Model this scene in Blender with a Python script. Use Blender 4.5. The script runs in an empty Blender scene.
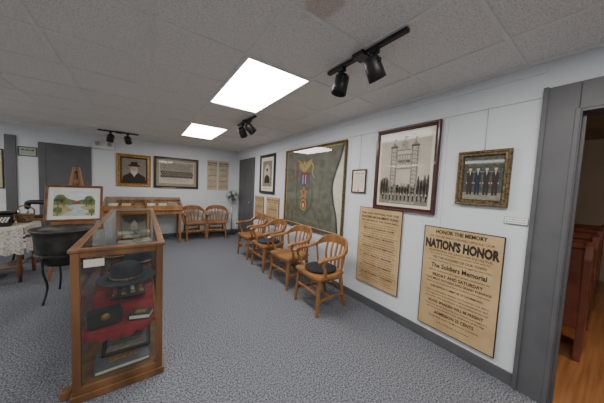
import bpy, bmesh, math, random
from mathutils import Matrix, Vector
random.seed(4)
W=2.335; H=2.44; BY=6.73
sc=bpy.context.scene
# ---------------- materials ----------------
def M(name,col,rough=.6,metal=0.,col2=None,scale=20,stretch=(1,1,1),bump=0.,coat=0.,detail=4,lo=.35,hi=.65,bscale=None,spec=None):
    m=bpy.data.materials.new(name); m.use_nodes=True
    nt=m.node_tree; N=nt.nodes; L=nt.links
    b=N['Principled BSDF']
    b.inputs['Base Color'].default_value=(*col,1)
    b.inputs['Roughness'].default_value=rough
    b.inputs['Metallic'].default_value=metal
    if coat: 
        b.inputs['Coat Weight'].default_value=coat; b.inputs['Coat Roughness'].default_value=.04
    if spec is not None: b.inputs['Specular IOR Level'].default_value=spec
    tc=N.new('ShaderNodeTexCoord'); mp=N.new('ShaderNodeMapping')
    mp.inputs['Scale'].default_value=stretch
    L.new(tc.outputs['Object'],mp.inputs['Vector'])
    no=N.new('ShaderNodeTexNoise'); no.inputs['Scale'].default_value=scale; no.inputs['Detail'].default_value=detail
    L.new(mp.outputs[0],no.inputs['Vector'])
    r=N.new('ShaderNodeValToRGB')
    c2=col2 if col2 else tuple(c*.9 for c in col)
    r.color_ramp.elements[0].position=lo; r.color_ramp.elements[0].color=(*c2,1)
    r.color_ramp.elements[1].position=hi; r.color_ramp.elements[1].color=(*col,1)
    L.new(no.outputs['Fac'],r.inputs['Fac']); L.new(r.outputs['Color'],b.inputs['Base Color'])
    if bump:
        n2=no
        if bscale:
            n2=N.new('ShaderNodeTexNoise'); n2.inputs['Scale'].default_value=bscale; n2.inputs['Detail'].default_value=3
            L.new(tc.outputs['Object'],n2.inputs['Vector'])
        bu=N.new('ShaderNodeBump'); bu.inputs['Strength'].default_value=bump; bu.inputs['Distance'].default_value=.01
        L.new(n2.outputs['Fac'],bu.inputs['Height']); L.new(bu.outputs[0],b.inputs['Normal'])
    return m
def emis(name,col,s):
    m=bpy.data.materials.new(name); m.use_nodes=True; nt=m.node_tree
    nt.nodes.remove(nt.nodes['Principled BSDF'])
    e=nt.nodes.new('ShaderNodeEmission'); e.inputs[0].default_value=(*col,1); e.inputs[1].default_value=s
    nt.links.new(e.outputs[0],nt.nodes['Material Output'].inputs[0]); return m
def glassmat(name='clear_glass'):
    m=bpy.data.materials.new(name); m.use_nodes=True; nt=m.node_tree; N=nt.nodes; L=nt.links
    N.remove(N['Principled BSDF'])
    t=N.new('ShaderNodeBsdfTransparent'); t.inputs[0].default_value=(.93,.96,.95,1)
    g=N.new('ShaderNodeBsdfGlossy'); g.inputs['Roughness'].default_value=.03
    lw=N.new('ShaderNodeLayerWeight'); p=N.new('ShaderNodeMath'); p.operation='POWER'; p.inputs[1].default_value=3.5
    L.new(lw.outputs['Facing'],p.inputs[0])
    ma=N.new('ShaderNodeMath'); ma.operation='MULTIPLY_ADD'; ma.inputs[1].default_value=.85; ma.inputs[2].default_value=.06
    L.new(p.outputs[0],ma.inputs[0])
    mx=N.new('ShaderNodeMixShader'); L.new(ma.outputs[0],mx.inputs[0]); L.new(t.outputs[0],mx.inputs[1]); L.new(g.outputs[0],mx.inputs[2])
    L.new(mx.outputs[0],N['Material Output'].inputs[0]); return m
wallm=M('painted_panel_wall',(.67,.70,.735),.75,col2=(.63,.66,.695),scale=2,bump=.05,bscale=120)
slate=M('slate_paint',(.105,.105,.113),.45,col2=(.09,.09,.098),scale=6)
ceilm=M('acoustic_tile',(.86,.83,.80),.9,col2=(.64,.615,.59),scale=120,detail=2,lo=.36,hi=.52,bump=.3)
gridm=M('grid_white_metal',(.82,.80,.77),.5,scale=3)
carpet=M('carpet',(.265,.275,.305),.98,col2=(.065,.07,.086),scale=95,detail=6,lo=.40,hi=.62,bump=.9,spec=.1)
oak=M('golden_oak',(.35,.165,.056),.38,col2=(.19,.08,.026),scale=9,stretch=(1,1,.12),coat=.25)
oakd=M('case_oak',(.23,.11,.046),.38,col2=(.12,.053,.021),scale=9,stretch=(1,1,.12),coat=.3)
pine=M('pine_easel',(.34,.15,.06),.5,col2=(.24,.10,.035),scale=10,stretch=(1,1,.15))
pew=M('pew_mahogany',(.17,.050,.028),.35,col2=(.10,.028,.015),scale=8,stretch=(.15,1,1),coat=.3)
black=M('black_metal',(.012,.012,.013),.45,scale=5)
iron=M('cast_iron',(.085,.082,.078),.5,metal=.6,col2=(.035,.034,.033),scale=7,bump=.2)
glass=glassmat()
tan=M('aged_paper_tan',(.54,.38,.20),.7,col2=(.44,.29,.14),scale=5,coat=.25)
tan2=M('aged_paper_pale',(.58,.50,.36),.75,col2=(.48,.40,.27),scale=6)
cream=M('cream_paper',(.72,.68,.58),.7,col2=(.64,.60,.5),scale=6,coat=.2)
white=M('white_paper',(.82,.82,.81),.7,scale=6)
ink=M('printing_ink',(.025,.018,.014),.7,scale=30)
redink=M('red_ink',(.42,.05,.03),.6,scale=30)
darkwood=M('dark_mahogany_frame',(.075,.022,.016),.3,col2=(.04,.012,.01),scale=12,coat=.3)
blackfr=M('black_frame',(.02,.016,.014),.35,scale=12,coat=.2)
gold=M('gilt_frame',(.50,.27,.08),.4,metal=.5,col2=(.25,.12,.035),scale=40,bump=.3)
gold2=M('antique_gold',(.22,.15,.065),.42,metal=.4,col2=(.045,.03,.018),scale=60,bump=.4)
sepial=M('sepia_light',(.52,.47,.38),.5,col2=(.44,.39,.31),scale=8,coat=.4)
sepiam=M('sepia_mid',(.25,.22,.17),.5,col2=(.16,.14,.11),scale=40,coat=.4)
sepiad=M('sepia_dark',(.055,.045,.035),.5,col2=(.03,.025,.02),scale=40,coat=.4)
skin=M('printed_skin',(.50,.36,.25),.6,col2=(.4,.28,.19),scale=20)
fabric=M('banner_silk',(.19,.18,.145),.6,col2=(.12,.113,.09),scale=9,bump=.15)
fabd=M('banner_edge',(.05,.045,.035),.6,scale=9)
red=M('red_velvet',(.29,.010,.014),.85,col2=(.16,.005,.008),scale=14)
blackcloth=M('black_wool',(.014,.015,.02),.9,scale=30)
navy=M('navy_wool',(.02,.028,.05),.85,scale=30)
lace=M('lace_cloth',(.66,.62,.54),.9,col2=(.40,.37,.32),scale=45,lo=.42,hi=.52,bump=.5)
wick=M('wicker',(.30,.19,.09),.7,col2=(.14,.08,.035),scale=60,stretch=(1,1,3),bump=.6)
sky=M('painted_sky',(.55,.66,.72),.5,col2=(.72,.72,.66),scale=9)
grn=M('painted_green',(.20,.25,.09),.6,col2=(.09,.12,.045),scale=45)
grn2=M('painted_meadow',(.48,.43,.20),.6,col2=(.30,.30,.12),scale=25)
water=M('painted_water',(.55,.60,.62),.5,col2=(.38,.44,.47),scale=30)
plast=M('white_plastic',(.70,.70,.68),.4,scale=5)
steel=M('brushed_steel',(.45,.45,.45),.35,metal=.9,scale=5)
whitewire=M('picture_wire',(.35,.35,.36),.5,metal=.4,scale=5)
panel=emis('light_diffuser',(1,.965,.91),21)
# ---------------- mesh builder ----------------
def catmull(P,n=5):
    P=[Vector(p) for p in P]; Q=[P[0]*2-P[1]]+P+[P[-1]*2-P[-2]]; out=[]
    for i in range(1,len(Q)-2):
        a,b,c,d=Q[i-1:i+3]
        for k in range(n):
            t=k/n; out.append(.5*((2*b)+(c-a)*t+(2*a-5*b+4*c-d)*t*t+(3*b-a-3*c+d)*t**3))
    out.append(P[-1]); return out
class G:
    def __init__(s,name): s.name=name; s.bm=bmesh.new(); s.mats=[]; s.T=Matrix.Identity(4)
    def mi(s,m):
        if m not in s.mats: s.mats.append(m)
        return s.mats.index(m)
    def merge(s,t,m,mat=None,smooth=False,recalc=True):
        if recalc: bmesh.ops.recalc_face_normals(t,faces=t.faces[:])
        i=s.mi(m)
        for f in t.faces: f.material_index=i; f.smooth=smooth
        t.transform(s.T@(mat or Matrix.Identity(4)))
        me=bpy.data.meshes.new('tmp'); t.to_mesh(me); t.free(); s.bm.from_mesh(me); bpy.data.meshes.remove(me)
    def box(s,lo,hi,m,bev=0,mat=None):
        t=bmesh.new(); lo=Vector(lo); hi=Vector(hi); c=(lo+hi)/2; d=hi-lo
        bmesh.ops.create_cube(t,size=1,matrix=Matrix.Translation(c)@Matrix.Diagonal((abs(d.x),abs(d.y),abs(d.z),1)))
        if bev: bmesh.ops.bevel(t,geom=t.edges[:],offset=bev,segments=2,affect='EDGES',profile=.5)
        s.merge(t,m,mat)
    def poly(s,pts,m,z=0,mat=None,flip=False):
        t=bmesh.new(); vs=[t.verts.new((p[0],p[1],z if len(p)<3 else p[2])) for p in pts]; f=t.faces.new(vs); f.normal_update()
        if len(pts[0])<3 and f.normal.z<0: bmesh.ops.reverse_faces(t,faces=[f])
        s.merge(t,m,mat,recalc=False)
    def rect(s,x0,y0,x1,y1,m,z): s.poly([(x0,y0),(x1,y0),(x1,y1),(x0,y1)],m,z)
    def ell(s,cx,cy,rx,ry,m,z,n=24,a0=0,a1=2*math.pi):
        s.poly([(cx+rx*math.cos(a0+(a1-a0)*i/n),cy+ry*math.sin(a0+(a1-a0)*i/n)) for i in range(n)],m,z)
    def prism(s,pts,z0,z1,m,bev=0,mat=None):
        t=bmesh.new(); vs=[t.verts.new((p[0],p[1],z0)) for p in pts]; f=t.faces.new(vs)
        r=bmesh.ops.extrude_face_region(t,geom=[f]); bmesh.ops.translate(t,verts=[v for v in r['geom'] if isinstance(v,bmesh.types.BMVert)],vec=(0,0,z1-z0))
        if bev: bmesh.ops.bevel(t,geom=t.edges[:],offset=bev,segments=2,affect='EDGES')
        s.merge(t,m,mat)
    def cyl(s,p0,p1,r0,m,r1=None,n=16,smooth=True):
        if r1 is None: r1=r0
        p0=Vector(p0); p1=Vector(p1); d=p1-p0
        t=bmesh.new(); bmesh.ops.create_cone(t,cap_ends=True,segments=n,radius1=r0,radius2=r1,depth=d.length)
        s.merge(t,m,Matrix.Translation((p0+p1)/2)@d.to_track_quat('Z','Y').to_matrix().to_4x4(),smooth)
    def lathe(s,prof,m,mat=None,n=32,smooth=True):
        t=bmesh.new(); rings=[]
        for r,z in prof:
            if r<1e-5: rings.append([t.verts.new((0,0,z))])
            else: rings.append([t.verts.new((r*math.cos(2*math.pi*i/n),r*math.sin(2*math.pi*i/n),z)) for i in range(n)])
        for a,b in zip(rings,rings[1:]):
            for i in range(n):
                j=(i+1)%n
                if len(a)==1 and len(b)==1: continue
                if len(a)==1: t.faces.new((a[0],b[i],b[j]))
                elif len(b)==1: t.faces.new((a[i],b[0],a[j]))
                else: t.faces.new((a[i],b[i],b[j],a[j]))
        s.merge(t,m,mat,smooth)
    def sweep(s,path,wh,m,up=(0,0,1),smooth=False,rnd=False):
        P=[Vector(p) for p in path]; n=len(P); up=Vector(up); t=bmesh.new(); rings=[]
        for i,p in enumerate(P):
            tg=(P[min(i+1,n-1)]-P[max(i-1,0)]).normalized(); sd=tg.cross(up)
            if sd.length<1e-4: sd=tg.cross(Vector((0,1,0)))
            sd.normalize(); u=sd.cross(tg).normalized()
            f=i/(n-1)*(len(wh)-1); k=min(int(f),len(wh)-2) if len(wh)>1 else 0; q=f-k
            w,h=(wh[0] if len(wh)==1 else (wh[k][0]*(1-q)+wh[k+1][0]*q, wh[k][1]*(1-q)+wh[k+1][1]*q))
            if rnd: cs=[(math.cos(a*math.pi/5)*w/2,math.sin(a*math.pi/5)*h/2) for a in range(10)]
            else:
                c=min(w,h)*.22
                cs=[(w/2,h/2-c),(w/2-c,h/2),(-w/2+c,h/2),(-w/2,h/2-c),(-w/2,-h/2+c),(-w/2+c,-h/2),(w/2-c,-h/2),(w/2,-h/2+c)]
            rings.append([t.verts.new(p+sd*a+u*b) for a,b in cs])
        k=len(rings[0])
        for a,b in zip(rings,rings[1:]):
            for i in range(k): t.faces.new((a[i],a[(i+1)%k],b[(i+1)%k],b[i]))
        t.faces.new(rings[0]); t.faces.new(rings[-1]); s.merge(t,m,None,smooth)
    def frame(s,w,h,bw,d,m,z0=.0):
        prof=[(0,z0),(0,z0+d*.7),(bw*.15,z0+d),(bw*.4,z0+d*.95),(bw*.55,z0+d*.7),(bw*.85,z0+d*.75),(bw,z0+d*.45),(bw,z0)]
        t=bmesh.new(); R=[]
        for i,z in prof:
            a=w/2-i; b=h/2-i; R.append([t.verts.new(p) for p in ((-a,-b,z),(a,-b,z),(a,b,z),(-a,b,z))])
        R.append(R[0])
        for a,b in zip(R,R[1:]):
            for i in range(4): t.faces.new((a[i],a[(i+1)%4],b[(i+1)%4],b[i]))
        s.merge(t,m)
    def text(s,body,cx,cy,w,h,m,z,bold=.0):
        cu=bpy.data.curves.new('t','FONT'); cu.body=body; cu.offset=bold; cu.resolution_u=2
        ob=bpy.data.objects.new('t',cu); sc.collection.objects.link(ob); bpy.context.view_layer.update()
        me=bpy.data.meshes.new_from_object(ob.evaluated_get(bpy.context.evaluated_depsgraph_get()))
        bpy.data.objects.remove(ob); bpy.data.curves.remove(cu)
        if not me.vertices: return
        xs=[v.co.x for v in me.vertices]; ys=[v.co.y for v in me.vertices]
        x0,x1,y0,y1=min(xs),max(xs),min(ys),max(ys)
        t=bmesh.new(); t.from_mesh(me); bpy.data.meshes.remove(me)
        sx=w/(x1-x0); sy=h/(y1-y0)
        for v in t.verts: v.co=Vector(((v.co.x-(x0+x1)/2)*sx+cx,(v.co.y-(y0+y1)/2)*sy+cy,z))
        s.merge(t,m,recalc=False)
    def done(s,mat=None):
        me=bpy.data.meshes.new(s.name); s.bm.to_mesh(me); s.bm.free()
        for m in s.mats: me.materials.append(m)
        ob=bpy.data.objects.new(s.name,me); sc.collection.objects.link(ob)
        if mat is not None: ob.matrix_world=mat
        return ob
def basis(x,y,z,loc):
    return Matrix(((x[0],y[0],z[0],loc[0]),(x[1],y[1],z[1],loc[1]),(x[2],y[2],z[2],loc[2]),(0,0,0,1)))
def RW(y0,y1,z0,z1): return basis((0,-1,0),(0,0,1),(-1,0,0),(W-.0125,(y0+y1)/2,(z0+z1)/2)),y1-y0,z1-z0
def BW(x0,x1,z0,z1): return basis((1,0,0),(0,0,1),(0,-1,0),(( x0+x1)/2,BY-.003,(z0+z1)/2)),x1-x0,z1-z0
def Rz(a): return Matrix.Rotation(a,4,'Z')
def Tr(*v): return Matrix.Translation(v)
# ---------------- room shell ----------------
XL=-4.6; YB=-2.2
def slab(name,boxes,m,bev=0):
    g=G(name)
    for lo,hi in boxes: g.box(lo,hi,m,bev)
    return g.done()
slab('floor',[((XL-.12,YB-.12,-.1),(W+.07,BY+.12,0))],carpet)
slab('wall_right',[((W,.2,0),(W+.14,BY+.12,H)),((W,-.72,2.05),(W+.14,.2,H)),((W,YB-.12,0),(W+.14,-.72,H))],wallm)
slab('wall_back',[((XL-.12,BY,0),(W,BY+.12,H))],wallm)
slab('wall_left',[((XL-.12,YB,0),(XL,BY,H))],wallm)
slab('wall_front',[((XL-.12,YB-.12,0),(W,YB,H))],wallm)
# ceiling with a real water stain
st=ceilm
nt=st.node_tree; N=nt.nodes; L=nt.links
tc=N.new('ShaderNodeTexCoord'); vd=N.new('ShaderNodeVectorMath'); vd.operation='DISTANCE'; vd.inputs[1].default_value=(.80,1.0,2.44)
L.new(tc.outputs['Object'],vd.inputs[0])
nz=N.new('ShaderNodeTexNoise'); nz.inputs['Scale'].default_value=7; L.new(tc.outputs['Object'],nz.inputs['Vector'])
ad=N.new('ShaderNodeMath'); ad.operation='MULTIPLY_ADD'; ad.inputs[1].default_value=.34; L.new(nz.outputs['Fac'],ad.inputs[0]); L.new(vd.outputs['Value'],ad.inputs[2])
rp=N.new('ShaderNodeValToRGB'); rp.color_ramp.elements[0].position=.23; rp.color_ramp.elements[0].color=(.55,.55,.55,1)
rp.color_ramp.elements[1].position=.29; rp.color_ramp.elements[1].color=(0,0,0,1)
L.new(ad.outputs[0],rp.inputs['Fac'])
mx=N.new('ShaderNodeMixRGB'); mx.blend_type='MULTIPLY'; L.new(rp.outputs['Color'],mx.inputs['Fac'])
old=[l for l in L if l.to_socket==N['Principled BSDF'].inputs['Base Color']][0].from_socket
L.new(old,mx.inputs[1]); mx.inputs[2].default_value=(.66,.50,.42,1); L.new(mx.outputs[0],N['Principled BSDF'].inputs['Base Color'])
slab('ceiling',[((XL-.12,YB-.12,H),(W+.07,BY+.12,H+.1))],ceilm)
g=G('trim_ceiling_grid')
x=.64-.61*8
while x<W:
    if x>XL: g.box((x-.012,YB,H-.006),(x+.012,BY,H),gridm)
    x+=.61
y=1.70-.61*6
while y<BY:
    if y>YB: g.box((XL,y-.012,H-.007),(W,y+.012,H),gridm)
    y+=.61
g.box((W-.025,.0+YB,H-.02),(W,BY,H),gridm); g.box((XL,BY-.02,H-.02),(W,BY,H),gridm)
g.done()
def lightpanel(x0,y0,w=.61,l=1.22):
    g=G('ceiling_light_panel')
    t=.02
    g.poly([(x0+t,y0+t,H-.009),(x0+t,y0+l-t,H-.009),(x0+w-t,y0+l-t,H-.009),(x0+w-t,y0+t,H-.009)],panel)
    for a,b in (((x0,y0),(x0+w,y0+t)),((x0,y0+l-t),(x0+w,y0+l)),((x0,y0+t),(x0+t,y0+l-t)),((x0+w-t,y0+t),(x0+w,y0+l-t))):
        g.box((a[0],a[1],H-.014),(b[0],b[1],H-.0005),gridm)
    g.done()
for (x0,y0) in ((.64,1.70),(.64,4.14),(.64,-.74),(-1.80,-.74),(-3.63,1.70),(-3.63,4.14)): lightpanel(x0,y0)  # only the first pair is in view; the others are added as fill light
# wall battens / seams + rail + baseboards
g=G('trim_wall_battens')
for yy in (1.0,2.2,3.42,4.64,5.35):
    g.box((W-.006,yy-.02,.1),(W,yy+.02,2.17),wallm)
g.done()
g=G('trim_picture_rail'); g.box((W-.012,.37,2.175),(W,BY,2.195),wallm,.003); g.box((W-.008,.37,2.35),(W,BY,2.42),wallm); g.done()
slab('baseboard_right',[((W-.014,.37,0),(W,5.42,.10)),((W-.014,6.53,0),(W,BY,.10)),((W-.014,YB,0),(W,-.89,.1))],slate,.003)
slab('baseboard_back',[((-1.0+.09,BY-.014,0),(W-.014,BY,.10)),((XL,BY-.014,0),(-2.15,BY,.1))],slate,.003)
slab('baseboard_left',[((XL,YB,0),(XL+.014,BY-.014,.10))],slate,.003)
# open doorway casing
g=G('trim_doorway')
g.box((W-.022,.2,0),(W,.37,2.23),slate,.004); g.box((W-.022,-.89,0),(W,-.72,2.23),slate,.004); g.box((W-.022,-.72,2.05),(W,.2,2.23),slate,.004)
g.box((W-.03,.19,0),(W-.02,.215,2.06),slate,.003); g.box((W-.034,.345,0),(W-.02,.372,2.235),slate,.003)
g.box((W-.02,.185,0),(W+.16,.2,2.05),slate); g.box((W-.02,-.72,0),(W+.16,-.705,2.05),slate); g.box((W-.02,-.705,2.035),(W+.16,.185,2.05),slate)
g.box((W+.05,.17,0),(W+.09,.185,2.035),slate)
g.done()
# far door on right wall
g=G('door_1')
g.box((W-.02,5.43,0),(W,5.53,2.17),slate,.004); g.box((W-.02,6.42,0),(W,6.52,2.17),slate,.004); g.box((W-.02,5.53,2.06),(W,6.42,2.17),slate,.004)
g.box((W-.012,5.53,.005),(W-.001,6.42,2.06),slate)
for z0,z1 in ((.25,.95),(1.1,1.9)):
    for y0,y1 in ((5.63,5.93),(6.02,6.32)): g.box((W-.017,y0,z0),(W-.012,y1,z1),slate,.002)
g.cyl((W-.012,5.6,1.0),(W-.06,5.6,1.0),.012,steel); g.lathe([(0,-.02),(.02,-.014),(.026,0),(.02,.014),(0,.02)],steel,Tr(W-.07,5.6,1.0),16)
g.done()
g=G('door_2')
g.box((-1.70,BY-.02,0),(-1.60,BY,2.12),slate,.004); g.box((-1.0,BY-.02,0),(-.92,BY,2.12),slate,.004); g.box((-1.6,BY-.02,2.03),(-1.0,BY,2.12),slate,.004)
g.box((-1.6,BY-.012,.005),(-1.0,BY-.001,2.03),slate)
for z0,z1 in ((.25,.95),(1.1,1.9)):
    g.box((-1.52,BY-.017,z0),(-1.08,BY-.012,z1),slate,.002)
g.cyl((-1.55,BY-.012,1.0),(-1.55,BY-.06,1.0),.025,steel)
g.done()
g=G('trim_1'); g.box((-2.12,BY-.03,0),(-1.98,BY,2.2),slate,.004); g.done()
# ---------------- adjacent room ----------------
plank=M('wood_plank_floor',(.38,.175,.07),.35,col2=(.24,.10,.036),scale=5,stretch=(.3,6,1),coat=.2)
beige=M('beige_wall',(.36,.33,.29),.8,scale=2)
slab('floor_adjoining',[((W+.07,-3.2,-.1),(7.0,3.2,0))],plank)
slab('wall_adjoining',[((6.9,-3.2,0),(7.0,3.2,2.6)),((W+.14,3.1,0),(6.9,3.2,2.6)),((W+.14,-3.2,0),(6.9,-3.1,2.6)),((W+.14,-3.1,H+.1),(W+.2,3.1,2.6))],beige)
slab('ceiling_adjoining',[((W+.07,-3.2,2.6),(7.0,3.2,2.7))],beige)
g=G('added_fill_lamp'); g.lathe([(0,-.12),(.12,-.11),(.2,-.06),(.22,0),(0,0)],emis('warm_fill',(1,.80,.58),60),Tr(2.85,-1.3,2.6),24); g.done()  # lamp added out of view to brighten the pews beyond the doorway
def pewobj(x,yend):
    g=G('church_pew')
    side=[(0,0),(.44,0),(.46,.10),(.43,.40),(.47,.58),(.46,.64),(.40,.66),(.30,.63),(.20,.66),(.12,.78),(.09,.95),(.07,1.06),(.0,1.10),(-.07,1.07),(-.08,.95),(-.03,.6)]
    R=basis((1,0,0),(0,0,1),(0,1,0),(0,0,0))
    for yy in (yend,yend+1.2,yend+2.4): g.prism(side,yy,yy+.045,pew,.006,R)
    g.box((.05,yend+.045,.41),(.43,yend+2.4,.45),pew,.004)
    g.box((.06,yend+.05,.45),(.42,yend+2.39,.49),red,.015)
    g.box((-.02,yend+.045,.30),(.025,yend+2.4,1.04),pew,.004)
    g.sweep([(0,yend+.045,1.05),(0,yend+2.4,1.05)],[(.07,.05)],pew)
    for q in range(3): g.box((-.03,yend+.12+q*.76,.45),(-.02,yend+.80+q*.76,.96),pew,.003)
    g.done(Tr(x,0,0))
for xx in (3.20,4.05,4.90,5.75): pewobj(xx,.10)
# ---------------- chairs ----------------
def chair(loc,rot,cushion=None,name='wooden_armchair'):
    g=G(name)
    seat=[(-.255,-.20),(-.235,-.235),(0,-.25),(.235,-.235),(.255,-.20),(.245,.05),(.20,.20),(.12,.235),(0,.245),(-.12,.235),(-.20,.20),(-.245,.05)]
    g.prism(seat,.415,.452,oak,.008)
    g.box((-.20,-.20,.37),(.20,.17,.416),oak,.004)
    for sx in (-1,1):
        g.sweep([(sx*.205,-.185,.42),(sx*.222,-.20,.2),(sx*.235,-.215,0)],[(.046,.046),(.034,.034)],oak,up=(0,1,0))
        g.sweep([(sx*.17,.17,.42),(sx*.18,.20,.2),(sx*.19,.25,0)],[(.046,.046),(.034,.034)],oak,up=(0,1,0))
        g.sweep([(sx*.225,-.20,.17),(sx*.183,.21,.17)],[(.02,.032)],oak)
        g.sweep(catmull([(sx*.235,-.12,.44),(sx*.262,-.15,.53),(sx*.268,-.185,.60),(sx*.272,-.16,.655)],4),[(.04,.035),(.028,.028),(.045,.035)],oak,up=(0,1,0))
        g.sweep([(sx*.223,.12,.44),(sx*.272,.125,.70)],[(.03,.018)],oak,up=(0,1,0))
    g.sweep([(-.222,-.2,.24),(.222,-.2,.24)],[(.02,.035)],oak)
    g.sweep([(-.183,.21,.22),(.183,.21,.22)],[(.02,.03)],oak)
    g.sweep([(-.2,0,.17),(.2,0,.17)],[(.02,.03)],oak)
    arm=[(-.262,-.25,.640),(-.275,-.19,.668),(-.288,-.05,.672),(-.285,.07,.69),(-.255,.165,.735),(-.17,.235,.785),(0,.268,.80)]
    full=arm+[(-a,b,c) for a,b,c in arm[-2::-1]]
    g.sweep(catmull(full,4),[(.05,.022),(.07,.028),(.06,.028),(.045,.035),(.035,.065),(.028,.10),(.028,.115),(.028,.10),(.035,.065),(.045,.035),(.06,.028),(.07,.028),(.05,.022)],oak,smooth=False)
    for i in range(-2,3):
        xt=i*.083; xb=i*.070
        yt=.262-.9*xt*xt*1.0; yb=.222-.5*xb*xb
        g.sweep(catmull([(xb,yb,.445),(xt*.97,yt-.035,.60),(xt,yt,.765)],4),[(.034,.013)],oak,up=(0,1,0))
    if cushion: g.lathe([(0,.0),(.17,.0),(.195,.012),(.195,.026),(.17,.038),(0,.042)],cushion,Tr(0,-.01,.4525))
    g.done(Tr(*loc)@Rz(rot))
for k,(y,x,c,r) in enumerate(((2.10,1.83,blackcloth,-.04),(2.86,1.86,None,.05),(3.60,1.86,navy,0),(4.34,1.86,None,.04))):
    chair((x,y,0),-math.pi/2+r,c)
chair((1.08,6.28,0),.12,None); chair((1.63,6.26,0),-.2,None)
# ---------------- wall pictures ----------------
def wires(g,w,h,up,z=.004,dx=None):
    g.cyl((0,h/2-.01,z),(0,h/2+up,z),.0018,whitewire,n=6)
# Nation's honor poster
Mx,w,h=RW(.49,1.112,.15,1.143)
g=G('memorial_poster'); g.box((-w/2,-h/2,0),(w/2,h/2,.008),blackfr,.001); g.rect(-w/2+.008,-h/2+.008,w/2-.008,h/2-.008,tan,.0088)
rows=[('HONOR THE MEMORY',.452,.40,.034,.03),('OF THOSE WHO HELPED UPHOLD OUR',.405,.50,.018,0),("NATION'S HONOR",.335,.575,.088,.05),
('IN ATTENDING THE GRAND FAIR AND FESTIVAL',.268,.50,.018,0),('by a Liberal Subscription the Citizens have erected',.24,.46,.016,0),
('TO THE SOLDIERS OF OUR TOWN',.205,.42,.020,.01),('who gave their lives in the Great Struggle for the Union',.172,.50,.017,0),
('The Soldiers Memorial',.125,.44,.042,.02),('Will be dedicated with appropriate ceremonies on',.075,.48,.018,0),
('FRIDAY AND SATURDAY',.035,.40,.028,.02),('TWO MOST NOTABLE AND GRAND EVENINGS',-.005,.52,.020,.01),
('Music by the Regimental Band, Orations and Addresses',-.04,.50,.017,0),('SUBSCRIPTION COMMITTEE OF THE MEMORIAL',-.08,.42,.018,.01),
('1. Each subscription entitles the holder to one share',-.125,.5,.017,0),('2. A copy of the Roll of Honor will be presented to each',-.155,.5,.017,0),
('subscriber who contributes to the building of the hall',-.185,.5,.017,0),('GOOD SPEAKERS WILL BE PRESENT',-.225,.44,.024,.02),
('Come one and all and bring your friends and neighbors',-.262,.5,.017,0),('and do honor to the brave defenders of the flag',-.29,.46,.017,0),
('ADMISSION 25 CENTS',-.33,.32,.028,.02),('Respectfully yours, the Monument Committee',-.372,.4,.017,0),('J. R. HOLLIS, Secretary',-.42,.26,.016,0)]
for t,y,ww,hh,b in rows: g.text(t,0,y,ww,hh*1.08,ink,.0096,b+.008)
g.done(Mx)
def filler(g,w,h,n,m,z,head):
    words='AND OF THE UNION VOLUNTEERS BOUNTY MONUMENT SOLDIERS FAIR HALL GRAND TOWN COUNTY CITIZENS MEETING ALL RECRUITS WANTED REGIMENT COMPANY HONOR PEACE'.split()
    y=h/2-h*.06
    for t,hh in head:
        y-=hh*h/2; g.text(t,0,y,w*.86,hh*h*.8,m,z,.03); y-=hh*h/2+h*.012
    rem=(y+h/2-h*.05)/n
    for i in range(n):
        big=(i%4==2); t=' '.join(random.choice(words) for _ in range(3 if big else 7))
        if not big: t=t.capitalize()
        y-=rem; g.text(t,0,y+rem*.4,w*random.uniform(.68,.86),rem*(.75 if big else .55),m,z,.03 if big else .01)
Mx,w,h=RW(1.355,1.95,.285,1.25)
g=G('recruiting_broadside'); g.box((-w/2,-h/2,0),(w/2,h/2,.008),darkwood,.001); g.rect(-w/2+.006,-h/2+.006,w/2-.006,h/2-.006,tan,.0088)
filler(g,w,h,26,ink,.0096,[('FAIR AND FESTIVAL FOR THE',.028),('SOLDIERS MONUMENT FUND',.04),('WILL BE HELD AT THE TOWN HALL',.026)]); g.done(Mx)
for nm,(a,b,c,d) in (('handbill_poster',(4.83,5.32,.64,1.2)),('handbill_poster',(4.1,4.68,.62,1.21))):
    Mx,w,h=RW(a,b,c,d); g=G(nm); g.box((-w/2,-h/2,0),(w/2,h/2,.008),darkwood,.001); g.rect(-w/2+.006,-h/2+.006,w/2-.006,h/2-.006,tan,.0088)
    filler(g,w,h,9,ink,.0096,[('NOTICE',.09),('TO ALL CITIZENS',.06)]); g.done(Mx)
# arch photograph
Mx,w,h=RW(1.03,1.745,1.25,2.165)
g=G('framed_arch_photograph'); g.frame(w,h,.045,.03,darkwood)
g.rect(-w/2+.04,-h/2+.04,w/2-.04,h/2-.04,cream,.008); a=w/2-.075; b=h/2-.075
g.rect(-a,-b,a,b,sepial,.009)
g.rect(-a,-b,a,-b+.13,sepiam,.0095)
for i in range(34):
    xx=-a+.01+i*(2*a-.02)/33; hh=.05+.07*random.random()+(.10 if abs(xx)>.17 else 0)
    g.ell(xx,-b+.13+hh*.3,.014,hh*.6,sepiad if i%2 else sepiam,.010)
lat=M('arch_grey',(.40,.37,.30),.5,col2=(.20,.18,.14),scale=55,coat=.4)
for sx in (-1,1):
    for q in (-.030,.030): g.rect(sx*.12+q-.008,-b+.1,sx*.12+q+.008,.24,sepiam,.0105)
    for k in range(12):
        y0_=-.28+k*.042; g.rect(sx*.12-.034,y0_,sx*.12+.034,y0_+.010,sepiam,.0108)
        g.poly([(sx*.12-.03,y0_),(sx*.12-.024,y0_),(sx*.12+.03,y0_+.042),(sx*.12+.024,y0_+.042)],sepiad,.0107)
    g.rect(sx*.12-.045,.235,sx*.12+.045,.255,sepiad,.011)
    g.poly([(sx*.12-.035,.255),(sx*.12+.035,.255),(sx*.12,.30)],sepiam,.011); g.rect(sx*.12-.002,.29,sx*.12+.002,.335,ink,.0112)
    g.poly([(sx*.12,.335),(sx*.12+.035,.326),(sx*.12,.315)],sepiad,.0112)
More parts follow.
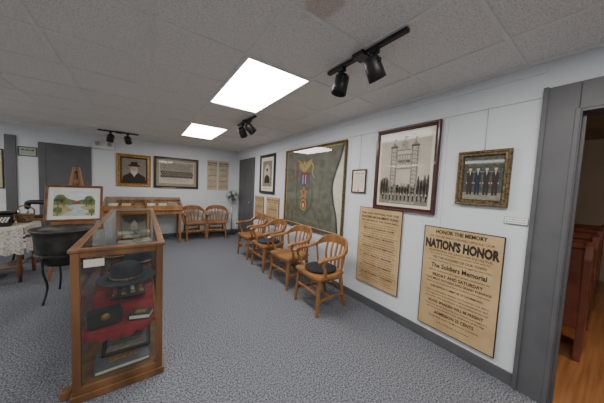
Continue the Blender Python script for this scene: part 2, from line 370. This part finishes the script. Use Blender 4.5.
for y0_,hh in ((.0,.014),(.06,.05),(.15,.014),(.20,.014)): g.rect(-.10,y0_,.10,y0_+hh,lat if hh>.03 else sepiam,.0109)
for k in range(6): g.poly([(-.09+k*.03,.015),(-.084+k*.03,.015),(-.06+k*.03,.06),(-.066+k*.03,.06)],sepiad,.0108); g.rect(-.08+k*.03,.11,-.075+k*.03,.15,sepiad,.0108)
g.poly([(-.05,.214),(.05,.214),(.035,.29),(0,.32),(-.035,.29)],lat,.0109); g.rect(-.002,.31,.002,.355,ink,.0112); g.poly([(0,.355),(.045,.345),(0,.328)],sepiad,.0113)
g.text('WELCOME',0,.085,.15,.028,ink,.0113,.03)
for i in range(12):
    xx=-.24+i*.045; g.rect(xx,-b+.04,xx+.014,-b+.10,ink,.0115); g.ell(xx+.007,-b+.107,.006,.009,sepial,.0117,10)
g.text('GRAND ARMY MEMORIAL ARCH',0,-b+.02,.3,.014,cream,.0118)
g.done(Mx)
# small framed photo of standing men
Mx,w,h=RW(.50,.862,1.375,1.835)
g=G('framed_group_photograph'); g.frame(w,h,.045,.03,gold2); g.rect(-w/2+.04,-h/2+.04,w/2-.04,h/2-.04,sepiad,.006)
a=w/2-.05; b=h/2-.05
g.rect(-a,-b,a,b,M('photo_foliage',(.07,.08,.06),.5,col2=(.02,.025,.02),scale=60,coat=.5),.008); g.rect(-a,-b,a,-b+.06,sepiam,.009)
g.rect(-a+.02,.05,a-.02,.058,sepiam,.0092)
for i,xx in enumerate((-.085,-.03,.03,.088)):
    g.poly([(xx-.018,-.14),(xx-.003,-.14),(xx,-.05),(xx+.003,-.14),(xx+.018,-.14),(xx+.020,-.03),(xx+.022,.04),(xx+.014,.055),(xx-.014,.055),(xx-.022,.04),(xx-.020,-.03)],ink if i!=1 else navy,.010)
    g.ell(xx,.075,.011,.016,skin,.0105,14); g.poly([(xx-.005,.055),(xx+.005,.055),(xx,.02)],sepial,.0105); g.ell(xx,.090,.013,.006,sepiad,.011,12)
    for sx in(-1,1): g.ell(xx+sx*.021,-.04,.004,.007,skin,.0105,8)
wires(g,w,h,2.18-1.835); g.done(Mx)
g=G('caption_label'); Mx,w,h=RW(.380,.515,1.255,1.305); g.box((-w/2,-h/2,0),(w/2,h/2,.003),sepiad); g.rect(-w/2+.002,-h/2+.002,w/2-.002,h/2-.002,white,.0034); g.text('Town Selectmen at the',0,.009,w*.85,.010,ink,.0038,.01); g.text('Memorial Hall dedication',0,-.009,w*.85,.010,ink,.0038,.01); g.done(Mx)
g=G('framed_certificate'); Mx,w,h=RW(1.885,2.12,1.42,1.73); g.frame(w,h,.018,.015,darkwood); g.rect(-w/2+.015,-h/2+.015,w/2-.015,h/2-.015,cream,.004)
g.text('CERTIFICATE',0,.1,.15,.018,ink,.005,.01)
for k in range(7): g.text('of honorable membership and service',0,.06-k*.024,.15,.009,sepiad,.005)
g.ell(0,-.12,.014,.014,redink,.005,16); wires(g,w,h,2.18-1.73); g.done(Mx)
# banner
Mx,w,h=RW(2.24,3.85,.76,2.15)
g=G('framed_regimental_banner'); g.frame(w,h,.035,.035,gold2); g.rect(-w/2+.03,-h/2+.03,w/2-.03,h/2-.03,cream,.006)
g.rect(-w/2+.033,-h/2+.033,w/2-.033,h/2-.033,glass,.020)
a=w/2-.05; b=h/2-.045
right=[(a-.01,b),(a-.06,b-.18),(a-.16,b-.42),(a-.21,b-.62),(a-.17,b-.85),(a-.10,b-1.05),(a-.06,-b)]
g.poly([(-a,-b)]+[(x,y) for x,y in right[::-1]]+[(-a,b)],fabric,.008)
pr=catmull([(x,y,.012) for x,y in right],4)
g.sweep(pr,[(.03,.004)],fabd,up=(0,0,1))
gl=M('gold_embroidery',(.66,.43,.13),.5,col2=(.36,.22,.06),scale=60)
gdim=M('faded_lettering',(.27,.24,.15),.6,col2=(.20,.18,.11),scale=30)
g.sweep([(-a,-b,.011),(-a,b,.011)],[(.02,.004)],gl)
g.sweep([(-a,b,.011),(a,b,.011)],[(.02,.004)],gl)
blu=M('blue_embroidery',(.06,.10,.24),.6,scale=40)
green=M('green_laurel',(.10,.17,.06),.6,scale=40)
def star(g,cx,cy,r,m,z):
    g.poly([(cx+(r if k%2==0 else r*.42)*math.sin(k*math.pi/5),cy+(r if k%2==0 else r*.42)*math.cos(k*math.pi/5)) for k in range(10)],m,z)
ex=-.18
g.poly([(ex-.01,.36),(ex-.07,.44),(ex-.22,.50),(ex-.17,.39),(ex-.07,.30),(ex,.26),(ex+.07,.30),(ex+.17,.39),(ex+.22,.50),(ex+.07,.44),(ex+.01,.36)],gl,.010)
g.ell(ex,.42,.03,.045,gl,.0105,14); g.rect(ex-.11,.235,ex+.11,.270,redink,.0105)
g.poly([(ex-.12,.235),(ex+.12,.235),(ex+.11,.10),(ex,-.01),(ex-.11,.10)],blu,.010)
for k in range(5): g.rect(ex-.085+k*.039,.065,ex-.066+k*.039,.22,redink if k%2==0 else cream,.0105)
star(g,ex,-.09,.13,gl,.0105); star(g,ex,-.09,.07,redink,.011)
g.ell(ex,-.30,.085,.10,gl,.0105); g.ell(ex,-.30,.06,.075,redink,.011); g.ell(ex,-.31,.025,.04,cream,.0115)
for sx in (-1,1):
    g.sweep(catmull([(ex+sx*.03,-.46,.012),(ex+sx*.18,-.33,.012),(ex+sx*.24,-.1,.012),(ex+sx*.20,.1,.012)],5),[(.02,.003),(.045,.003),(.012,.003)],green,up=(0,0,1))
    g.sweep(catmull([(ex+sx*.14,.46,.012),(ex+sx*.25,.37,.012),(ex+sx*.23,.25,.012),(ex+sx*.31,.16,.012)],5),[(.02,.003),(.04,.003),(.012,.003)],redink if sx<0 else gl,up=(0,0,1))
g.text('GRAND ARMY',-.06,.575,1.0,.05,gdim,.0105,.02)
g.text('POST No. 12',.29,-.05,.28,.04,gdim,.0105,.02); g.text('OF THE REPUBLIC',-.08,-.56,.95,.05,gdim,.0105,.02)
g.done(Mx)
# dark framed picture further along
Mx,w,h=RW(4.32,5.06,1.28,2.165)
g=G('framed_engraving'); g.frame(w,h,.06,.03,blackfr); g.rect(-w/2+.05,-h/2+.05,w/2-.05,h/2-.05,cream,.006); g.rect(-.23,-.28,.23,.3,sepiam,.007)
g.ell(0,.02,.15,.2,sepial,.008); g.poly([(-.13,-.2),(.13,-.2),(.11,-.06),(.04,-.02),(-.04,-.02),(-.11,-.06)],ink,.009); g.ell(0,.05,.05,.07,skin,.0095); g.ell(0,.1,.053,.035,sepiad,.010)
g.text('COLONEL OF VOLUNTEERS',0,-.33,.4,.022,ink,.008); g.done(Mx)
# back wall portrait
Mx,w,h=BW(-.50,.155,1.30,2.05)
g=G('gilt_framed_portrait'); g.frame(w,h,.075,.045,gold); g.frame(w-.15,h-.15,.02,.03,darkwood); g.rect(-w/2+.08,-h/2+.08,w/2-.08,h/2-.08,sepiam,.006)
a=w/2-.095; b=h/2-.095
g.poly([(-a,-b),(a,-b),(a*.9,-.14),(.08,-.06),(-.08,-.06),(-a*.9,-.14)],ink,.008)
g.poly([(-.03,-.06),(.03,-.06),(0,-.16)],cream,.0085)
g.ell(0,.04,.07,.095,skin,.009)
g.poly([(-.068,.03),(-.04,.0),(0,.01),(.04,.0),(.068,.03),(.06,-.06),(.02,-.12),(-.02,-.12),(-.06,-.06)],sepial,.0095)
g.ell(-.027,.055,.01,.006,ink,.010,10); g.ell(.027,.055,.01,.006,ink,.010,10); g.poly([(0,.06),(.012,.02),(-.012,.02)],sepiam,.010); g.ell(0,.0,.02,.005,redink,.0102,10)
g.ell(0,.115,.125,.024,ink,.0102); g.poly([(-.07,.12),(.07,.12),(.065,.2),(-.065,.2)],ink,.0104)
g.done(Mx)
Mx,w,h=BW(.215,1.24,1.28,2.07)
g=G('framed_veterans_photograph'); g.frame(w,h,.055,.035,blackfr); g.rect(-w/2+.05,-h/2+.05,w/2-.05,h/2-.05,M('picture_mat_grey',(.30,.24,.16),.5,scale=5,coat=.4),.006)
g.rect(-.40,-.27,.40,.29,sepial,.007); g.rect(-.38,-.13,.38,.27,M('photo_grey',(.34,.30,.23),.5,col2=(.18,.16,.12),scale=18,coat=.4),.008)
g.poly([(-.30,.05),(-.30,.2),(-.15,.26),(0,.2),(.1,.25),(.32,.18),(.32,.05)],sepiam,.0085)
for r in range(3):
    for i in range(14):
        xx=-.34+i*.052+(r%2)*.02; yy=-.09+r*.055
        g.ell(xx,yy,.022,.035,ink if (i+r)%3 else sepiad,.009-r*.0002,10); g.ell(xx,yy+.037,.010,.013,skin,.0095-r*.0002,8)
g.text('GRAND ARMY ENCAMPMENT REUNION OF VETERANS',0,-.17,.6,.022,ink,.009); g.text('presented by the members of the post',0,-.21,.42,.016,ink,.009)
g.done(Mx)
for (x0,x1) in ((1.47,1.745),(1.775,2.06)):
    Mx,w,h=BW(x0,x1,1.27,2.10); g=G('printed_broadsheet'); g.box((-w/2,-h/2,0),(w/2,h/2,.006),sepiam,.001); g.rect(-w/2+.004,-h/2+.004,w/2-.004,h/2-.004,tan2,.0066)
    filler(g,w,h,16,ink,.0074,[('PROGRAM',.06),('MEMORIAL DAY',.05)]); g.done(Mx)
Mx,w,h=BW(-2.48,-2.14,1.18,1.92); g=G('framed_notice'); g.frame(w,h,.02,.02,blackfr); g.rect(-w/2+.018,-h/2+.018,w/2-.018,h/2-.018,tan2,.006); filler(g,w-.04,h-.04,12,ink,.0068,[('ROLL',.08),('OF HONOR',.06)]); g.done(Mx)
Mx,w,h=BW(-1.96,-1.715,1.82,2.0); g=G('framed_sign'); g.frame(w,h,.015,.015,blackfr); g.rect(-w/2+.012,-h/2+.012,w/2-.012,h/2-.012,M('pale_green_card',(.42,.48,.38),.6,scale=5),.005)
g.text('MUSEUM',0,.03,.17,.04,ink,.0055,.02); g.text('of local history',0,-.03,.17,.022,ink,.0055); g.done(Mx)
g=G('emergency_light_box'); Mx,w,h=BW(-.90,-.53,2.10,2.27); g.box((-w/2,-h/2,0),(w/2,h/2,.07),plast,.012)
for sx in(-1,1): g.cyl((sx*.1,.02,.07),(sx*.1,.02,.1),.04,plast,.045); g.cyl((sx*.1,.02,.1),(sx*.1,.02,.104),.036,steel)
g.done(Mx)
# ---------------- track lights ----------------
def track(p0,p1,heads,aim):
    g=G('track_light'); p0=Vector(p0); p1=Vector(p1)
    z=H-.008; d=(p1-p0)
    if abs(d.y)>abs(d.x): g.box((p0.x-.018,p0.y,z-.022),(p0.x+.018,p1.y,z),black,.003)
    else: g.box((p0.x,p0.y-.018,z-.022),(p1.x,p0.y+.018,z),black,.003)
    c=(p0+p1)/2; g.box((c.x-.05,c.y-.05,z-.03),(c.x+.05,c.y+.05,z),black,.006)
    for f,am in zip(heads,aim):
        q=p0+(p1-p0)*f; am=Vector(am).normalized()
        g.box((q.x-.02,q.y-.03,z-.05),(q.x+.02,q.y+.03,z-.02),black,.004)
        c=Vector((q.x,q.y,z-.135)); g.cyl((q.x,q.y,z-.05),(q.x,q.y,z-.085),.009,black)
        sd=am.cross(Vector((0,0,1))).normalized()
        g.sweep(catmull([c+sd*.062,c+sd*.062+Vector((0,0,.035)),(q.x,q.y,z-.075),c-sd*.062+Vector((0,0,.035)),c-sd*.062],3),[(.012,.004)],black)
        g.lathe([(0,-.065),(.042,-.063),(.054,-.048),(.056,0),(.057,.015),(.060,.085),(.055,.085),(.048,.03),(0,.02)],black,Tr(*c)@am.to_track_quat('Z','Y').to_matrix().to_4x4(),24)
    g.done()
track((1.28,.80,0),(1.28,1.50,0),(.34,.78),((.5,-.1,-.85),(-.15,.1,-.95)))
track((1.28,3.02,0),(1.28,3.72,0),(.3,.72),((.8,.1,-.6),(.5,.4,-.7)))
track((-.74,6.1,0),(-.08,6.1,0),(.3,.72),((-.2,.5,-.8),(.2,.5,-.8)))
# ---------------- display case ----------------
X0,X1,Y0,Y1,Z1=-.368,.122,1.92,4.35,1.0
g=G('glass_display_case')
p=.042
g.box((X0-.012,Y0-.012,.0),(X1+.012,Y1+.012,.05),oakd,.004)
g.box((X0,Y0,.05),(X1,Y1,.095),oakd,.004)
for xx in (X0,X1-p):
    for yy in (Y0,(Y0+Y1)/2-p/2,Y1-p): g.box((xx,yy,.09),(xx+p,yy+p,Z1-.04),oakd,.003)
    g.box((xx,Y0,Z1-.05),(xx+p,Y1,Z1),oakd,.004)
for yy in (Y0,Y1-p): g.box((X0+p,yy,Z1-.05),(X1-p,yy+p,Z1),oakd,.004)
g.box((X0-.01,Y0-.01,Z1-.012),(X0+.035,Y1+.01,Z1+.01),oakd,.004); g.box((X1-.035,Y0-.01,Z1-.012),(X1+.01,Y1+.01,Z1+.01),oakd,.004)
g.box((X0+.03,Y0-.01,Z1-.012),(X1-.03,Y0+.035,Z1+.01),oakd,.004); g.box((X0+.03,Y1-.035,Z1-.012),(X1-.03,Y1+.01,Z1+.01),oakd,.004)
g.box((X0+.03,Y0+.03,Z1),(X1-.03,Y1-.03,Z1+.005),glass)
g.box((X0+p,Y0+.015,.095),(X1-p,Y0+.019,Z1-.05),glass); g.box((X0+.015,Y0+p,.095),(X0+.019,Y1-p,Z1-.05),glass)
g.box((X1-.019,Y0+p,.095),(X1-.015,Y1-p,Z1-.05),glass)
g.box((X0+.03,Y0+.05,.40),(X1-.03,Y1-.03,.412),oakd); g.box((X0+.03,Y0+.05,.68),(X1-.03,Y1-.03,.687),glass)
g.box((X0+.045,Y0+.055,.412),(X1-.045,Y1-.05,.418),red)
g.prism([(0,0),(.10,.015),(.30,.12),(.36,.13),(.40,0)],X0+.05,X1-.05,red,.004,basis((0,1,0),(0,0,1),(1,0,0),(0,Y0+.2,.418)))
t=bmesh.new(); prev=None
for i in range(25):
    f=i/24; xx=X0+.05+f*(X1-X0-.12); dz=.03+.07*f*(1-f)*2.2+.012*math.sin(i*1.3); yy=Y0+.042+.006*math.sin(i*1.1)
    r=[t.verts.new((xx,Y0+.058,.419)),t.verts.new((xx,yy,.412)),t.verts.new((xx,yy-.004,.412-dz))]
    if prev:
        for k in range(2): t.faces.new((prev[k],r[k],r[k+1],prev[k+1]))
    prev=r
g.merge(t,red,smooth=True)
g.box((X0+.06,Y0+.010,.885),(X0+.16,Y0+.0145,.935),cream)
g.box((X0-.07,Y0+.06,0),(X0-.012,Y0+.115,.06),oakd,.006)
for i,(xx,yy,a) in enumerate(((-.2,3.15,.1),(-.02,3.2,-.1),(-.16,3.45,.0),(0,3.53,.2),(-.12,3.80,-.1),(-.2,4.07,.1),(.0,4.10,0))):
    g.box((-.085,-.11,.688),(.085,.11,.691),white if i%2 else cream,0,Tr(xx,yy,0)@Rz(a))
    for k in range(6): g.box((-.065,-.08+k*.028,.691),(.065,-.074+k*.028,.6914),sepiam,0,Tr(xx,yy,0)@Rz(a))
g.done()
def cap(name,loc,m,s=1,rot=0):
    g=G(name)
    g.lathe([(0,.105),(.07,.108),(.10,.10),(.108,.09),(.095,.06),(.098,.02),(.10,0),(.094,0),(.09,.05),(0,.09)],m,Matrix.Scale(s,4),28)
    t=[(.10*math.cos(a),.10*math.sin(a)) for a in [math.pi*(1.1+.8*i/10) for i in range(11)]]
    t2=[(.125*math.cos(a),.165*math.sin(a)) for a in [math.pi*(1.9-.8*i/10) for i in range(11)]]
    g.prism([(x*s,y*s) for x,y in t+t2],.002,.006,blackfr)
    g.sweep([(math.cos(a)*.101*s,math.sin(a)*.101*s,.022*s) for a in [math.pi*(1.1+.8*i/10) for i in range(11)]],[(.004,.012)],gold)
    g.done(Tr(*loc)@Rz(rot))
g=G('slouch_hat')
g.lathe([(0,.125),(.05,.13),(.085,.115),(.098,.07),(.105,.03),(.112,.012),(.17,.004),(.185,.012),(.186,.018),(.17,.010),(.11,.018)],blackcloth,None,36)
g.lathe([(.1065,.02),(.108,.022),(.106,.035),(.104,.037)],gold2,None,36)
g.done(Tr(-.10,2.17,.688))
cap('military_cap',(-.03,2.58,.6885),navy,1.1,-.3)
cap('military_cap',(-.22,2.86,.6885),navy,1.1,.2)
def book(name,loc,sz,m,rot=0,tilt=0):
    g=G(name); x,y,z=sz
    g.box((-x/2,-y/2,0),(x/2,y/2,.006),m,.001); g.box((-x/2,-y/2,z-.006),(x/2,y/2,z),m,.001); g.box((-x/2,-y/2,.002),(-x/2+.008,y/2,z-.002),m,.002)
    g.box((-x/2+.006,-y/2+.006,.006),(x/2-.006,y/2-.006,z-.006),cream); g.rect(-x/4,-y/4,x/4,y/4,gold,z+.0006)
    g.done(Tr(*loc)@Rz(rot)@Matrix.Rotation(tilt,4,'X'))
bk=M('leather_black',(.03,.022,.02),.5,scale=20); br=M('leather_brown',(.12,.05,.025),.5,scale=20); gy=M('slate_case',(.11,.11,.115),.5,scale=20)
g=G('medal_display'); g.box((-.12,-.07,0),(.12,.07,.012),bk,.003)
for i in range(4):
    xx=-.085+i*.057; g.box((xx-.012,.0,.012),(xx+.012,.055,.015),(redink,blu,cream,redink)[i]); g.lathe([(0,.004),(.017,.004),(.019,.0)],gold,Tr(xx,-.025,.012),14)
g.done(Tr(-.10,2.33,.520)@Rz(.08)@Matrix.Rotation(.36,4,'X'))
g=G('cartridge_box'); g.box((-.09,-.04,0),(.09,.04,.10),bk,.012); g.box((-.095,-.046,.04),(.095,-.038,.112),blackfr,.003); g.box((-.095,-.046,.1),(.095,.042,.112),blackfr,.004); g.lathe([(0,.006),(.02,.004),(.025,0)],gold,basis((1,0,0),(0,0,1),(0,-1,0),(0,-.046,.075)),18); g.done(Tr(-.22,2.05,.4195)@Rz(.2))
book('leather_book',(-.01,2.05,.4195),(.14,.10,.04),bk,-.3)
g=G('framed_document'); g.frame(.30,.24,.025,.018,blackfr); g.rect(-.13,-.10,.13,.10,sepiam,.006); g.text('HONORABLE DISCHARGE',0,.06,.18,.014,ink,.007,.01)
for k in range(5): g.text('from the service of the United States',0,.03-k*.025,.2,.010,sepiad,.007)
g.done(basis((1,0,.0),(0,.80,.6),(0,-.6,.8),(-.10,2.19,.215)))
book('record_album',(-.12,2.10,.0975),(.32,.24,.035),gy,.05)
book('record_album',(-.12,2.55,.0975),(.3,.3,.12),br,0); book('record_album',(-.12,3.0,.0975),(.3,.4,.1),gy,0)
# ---------------- slanted table case at back wall ----------------
g=G('table_display_case')
x0,x1,y0,y1=-.69,.78,5.95,6.55
for xx in (x0+.03,x1-.08):
    for yy in (y0+.02,y1-.07): g.sweep([(xx+.025,yy+.025,.78),(xx+.025,yy+.025,0)],[(.055,.055),(.038,.038)],oak,up=(0,1,0))
g.box((x0+.04,y0+.03,.70),(x1-.04,y1-.03,.79),oak,.004); g.box((x0,y0,.79),(x1,y1,.82),oak,.006)
R=basis((0,1,0),(0,0,1),(1,0,0),(0,0,0))
for xx in (x0+.01,(x0+x1)/2-.015,x1-.04): g.prism([(y0+.01,.82),(y1-.01,.82),(y1-.01,1.06),(y0+.01,.90)],xx,xx+.03,oak,.003,R)
g.box((x0+.04,y0+.01,.82),(x1-.04,y0+.03,.905),oak,.003); g.box((x0+.04,y1-.03,.82),(x1-.04,y1-.01,1.06),oak,.003)
g.poly([(x0+.03,y0+.02,.905),(x1-.03,y0+.02,.905),(x1-.03,y1-.02,1.06),(x0+.03,y1-.02,1.06)],glass)
g.box((x0+.06,6.0,.828),(x1-.06,6.5,.86),tan2)
for i in range(6):
    g.box((-.08,-.11,0),(.08,.11,.004),(white,cream,sepiam)[i%3],0,Tr(x0+.17+i*.225,6.2+.03*(-1)**i,.90)@Matrix.Rotation(.25,4,'X'))
g.done()
# pedestal fan
g=G('pedestal_fan'); g.lathe([(0,0),(.13,0),(.13,.015),(.03,.04),(0,.04)],black); g.cyl((0,0,.03),(0,0,1.0),.012,steel)
g.cyl((0,-.02,1.12),(0,.10,1.12),.05,black); g.cyl((0,0,.98),(0,.04,1.12),.015,black)
for r,yy in ((.17,-.05),(.12,-.075),(.07,-.085),(.17,-.0),(.17,-.025)):
    P=[(r*math.cos(t*math.pi/12),yy,1.12+r*math.sin(t*math.pi/12)) for t in range(25)]; g.sweep(P,[(.006,.006)],steel,up=(0,1,0))
for t in range(16):
    a=t*math.pi/8; c,s_=math.cos(a),math.sin(a); g.sweep([(0.02*c,-.09,1.12+.02*s_),(.12*c,-.075,1.12+.12*s_),(.17*c,-.05,1.12+.17*s_),(.17*c,0,1.12+.17*s_)],[(.003,.003)],steel,up=(.1,.9,.2))
for t in range(4):
    a=t*math.pi/2+.4; g.poly([(.02*math.cos(a),-.03,1.12+.02*math.sin(a)),(.15*math.cos(a-.3),-.045,1.12+.15*math.sin(a-.3)),(.15*math.cos(a+.4),-.015,1.12+.15*math.sin(a+.4))],gy)
g.done(Tr(2.125,6.52,0)@Rz(-.1))
# ---------------- kettle ----------------
g=G('iron_cauldron')
g.lathe([(0,.37),(.10,.375),(.18,.40),(.235,.48),(.255,.60),(.262,.72),(.275,.77),(.298,.79),(.296,.803),(.275,.80),(.25,.74),(.24,.60),(.21,.49),(.16,.42),(0,.40)],iron,None,40)
P=[(.250*math.cos(t*math.pi/16),.250*math.sin(t*math.pi/16),.52) for t in range(33)]; g.sweep(P,[(.02,.03)],iron)
for t in range(3):
    a=math.radians(235+t*120); c,s_=math.cos(a),math.sin(a)
    g.sweep(catmull([(.255*c,.255*s_,.54),(.25*c,.25*s_,.36),(.21*c,.21*s_,.18),(.26*c,.26*s_,.0)],5),[(.022,.022)],iron,up=(c,s_,0),smooth=True,rnd=True)
for sx in(-1,1):
    g.sweep(catmull([(sx*.27,-.05,.73),(sx*.32,-.04,.73),(sx*.33,.0,.71),(sx*.32,.04,.73),(sx*.27,.05,.73)],4),[(.015,.015)],iron,rnd=True,smooth=True)
g.done(Tr(-.77,3.86,0)@Matrix.Diagonal((1,1,1.045,1)))
# ---------------- easel + painting ----------------
EY=4.52
g=G('wooden_easel')
for sx in (-1,1): g.sweep([(sx*.02,.12,1.60),(sx*.27,-.06,0)],[(.035,.022)],pine,up=(0,1,0))
g.sweep([(0,.14,1.54),(0,.50,0)],[(.03,.022)],pine,up=(0,1,0))
g.box((-.22,-.09,.785),(.22,.045,.81),pine,.003); g.box((-.22,-.095,.785),(.22,-.08,.83),pine,.003)
g.box((-.21,.0,.40),(.21,.02,.435),pine,.003); g.box((-.03,.09,1.36),(.03,.115,1.42),pine,.003)
g.cyl((0,.08,1.53),(0,.16,1.53),.012,black)
g.done(Tr(-.80,EY,0))
g=G('landscape_painting'); w,h=.60,.52
g.frame(w,h,.03,.03,oakd); g.rect(-w/2+.025,-h/2+.025,w/2-.025,h/2-.025,white,.004); a=w/2-.085; b=h/2-.08
g.rect(-a,-b,a,b,sky,.006)
g.poly([(-a,-.02),(a,-.02),(a,.05),(.1,.06),(.02,.035),(-.1,.07),(-a,.06)],grn,.007)
g.rect(-a,-b,a,-.02,grn2,.007); g.poly([(-.03,-.02),(.1,-.02),(.06,-.07),(.16,-.12),(.1,-b),(-.14,-b),(-.02,-.10),(-.08,-.05)],water,.008)
for cx,cy,r in ((-.15,.07,.055),(-.11,.04,.045),(-.17,.02,.045),(.15,.06,.05),(.18,.03,.035),(.12,.025,.035),(-.17,-.1,.045),(.18,-.12,.035)):
    g.ell(cx,cy,r,r,grn,.009); g.rect(cx-.004,cy-r-.04,cx+.004,cy-r*.5,sepiad,.0088)
g.ell(-.04,.1,.04,.012,white,.0065); g.ell(.06,.12,.05,.012,white,.0065); g.rect(.0,-.01,.05,.02,redink,.0095)
g.done(basis((1,0,0),(0,.26,.966),(0,-.966,.26),(-.80,EY+.01,1.08)))
# ---------------- lace table + antiques ----------------
g=G('lace_covered_table'); tx0,tx1,ty0,ty1=-2.35,-1.30,4.55,5.15
for xx in (tx0+.06,tx1-.06):
    for yy in (ty0+.06,ty1-.06): g.lathe([(0,0),(.018,0),(.022,.1),(.032,.18),(.02,.24),(.028,.45),(.03,.6),(.03,.73),(0,.73)],oakd,Tr(xx,yy,0),16)
g.box((tx0+.03,ty0+.03,.64),(tx1-.03,ty1-.03,.72),oakd,.004); g.box((tx0,ty0,.73),(tx1,ty1,.755),oakd,.004)
g.box((tx0-.004,ty0-.004,.755),(tx1+.004,ty1+.004,.760),lace)
g.box((tx0+.1,ty0+.1,.18),(tx1-.1,ty1-.1,.2),oakd,.004)
def skirt(a,b,zt=.758,drop=.34):
    a=Vector(a); b=Vector(b); n=int((b-a).length/.02); d=(b-a).normalized(); nn=Vector((d.y,-d.x,0)); t=bmesh.new(); prev=None
    for i in range(n+1):
        f=i/n; q=a+(b-a)*f; wv=.008*math.sin(i*.9); zb=zt-drop-.025*abs(math.sin(i*math.pi/6))
        r=[t.verts.new((q.x,q.y,zt)),t.verts.new((q+nn*(.010+wv*.6)).to_tuple()[:2]+((zt+zb)/2,)),t.verts.new((q+nn*(.016+wv)).to_tuple()[:2]+(zb,))]
        if prev: 
            for k in range(2): t.faces.new((prev[k],r[k],r[k+1],prev[k+1]))
        prev=r
    g.merge(t,lace,smooth=True)
skirt((tx0,ty0-.005,0),(tx1,ty0-.005,0)); skirt((tx1+.005,ty0,0),(tx1+.005,ty1,0)); skirt((tx0-.005,ty1,0),(tx0-.005,ty0,0))
g.done()
g=G('antique_typewriter')
g.prism([(-.17,-.17),(.17,-.17),(.17,.15),(-.17,.15)],0,.05,black,.012); g.box((-.16,.0,.05),(.16,.14,.13),black,.015)
for r in range(4):
    for i in range(10): g.cyl((-.13+i*.028+r*.004,-.14+r*.035,.05+r*.014),(-.13+i*.028+r*.004,-.14+r*.035,.068+r*.014),.010,cream,n=10)
g.cyl((-.2,.08,.16),(.2,.08,.16),.024,black); g.cyl((-.225,.08,.16),(-.2,.08,.16),.03,steel); g.cyl((.2,.08,.16),(.225,.08,.16),.03,steel); g.box((-.18,.10,.13),(.18,.125,.19),steel,.004)
g.box((-.1,.085,.18),(.1,.087,.29),white)
g.done(Tr(-1.63,4.78,.762)@Rz(.2))
# wicker basket with handle on the table corner
g=G('wicker_basket')
g.lathe([(0,0),(.07,0),(.085,.05),(.098,.11),(.104,.115),(.098,.12),(.088,.11),(.075,.05),(0,.012)],wick,None,28)
g.sweep(catmull([(-.095,0,.11),(-.09,0,.19),(0,0,.245),(.09,0,.19),(.095,0,.11)],5),[(.018,.008)],wick,up=(0,1,0))
for k in range(3): P=[((.08+.008*k)*math.cos(t*math.pi/12),(.08+.008*k)*math.sin(t*math.pi/12),.03+.03*k) for t in range(25)]; g.sweep(P,[(.006,.010)],wick)
g.done(Tr(-1.42,5.02,.762))
g=G('treadle_sewing_machine')
g.box((-.36,-.22,.72),(.36,.22,.755),oakd,.006)
for sx in(-1,1):
    for yy in(-.15,.15): g.sweep(catmull([(sx*.28,yy*.5,.72),(sx*.27,yy*.35,.4),(sx*.29,yy,0)],4),[(.025,.02)],black,up=(0,1,0))
    g.sweep([(sx*.28,-.13,.06),(sx*.28,.13,.06)],[(.02,.02)],black)
g.box((-.15,-.1,.08),(.15,.1,.095),black,.004); P=[(.24,.14*math.cos(t*math.pi/10),.33+.14*math.sin(t*math.pi/10)) for t in range(21)]; g.sweep(P,[(.02,.02)],black,up=(1,0,0))
g.sweep([(-.27,0,.35),(.27,0,.35)],[(.02,.02)],black)
g.box((-.2,-.08,.755),(.2,.08,.79),black,.008); g.sweep(catmull([(.14,0,.79),(.14,0,.93),(.08,0,1.0),(-.06,0,1.01),(-.15,0,1.0),(-.16,0,.90)],5),[(.08,.09),(.08,.10),(.07,.09),(.06,.06)],black,up=(0,1,0),smooth=True)
g.cyl((-.16,0,.9),(-.16,0,.80),.012,steel); g.cyl((.17,0,.95),(.21,0,.95),.085,black,n=28); g.cyl((.05,0,1.03),(.05,0,1.1),.012,red)
g.done(Tr(-1.40,5.62,0)@Rz(-.1))
# ---------------- camera, world ----------------
cd=bpy.data.cameras.new('camera'); cam=bpy.data.objects.new('camera',cd); sc.collection.objects.link(cam)
cd.sensor_width=36; cd.lens=13.41; cd.clip_start=.02
n1=Vector((-.5754,-.0778,.8143)).normalized(); n2=Vector((.8163,.0013,.5775)); n2=(n2-n1*n2.dot(n1)).normalized(); dn=n1.cross(n2)
cam.matrix_world=Matrix(((n2.x,-n2.y,-n2.z,0),(n1.x,-n1.y,-n1.z,0),(-dn.x,dn.y,dn.z,1.46),(0,0,0,1)))
sc.camera=cam
wd=bpy.data.worlds.new('world'); sc.world=wd; wd.use_nodes=True; wd.node_tree.nodes['Background'].inputs[0].default_value=(.5,.5,.55,1); wd.node_tree.nodes['Background'].inputs[1].default_value=.3
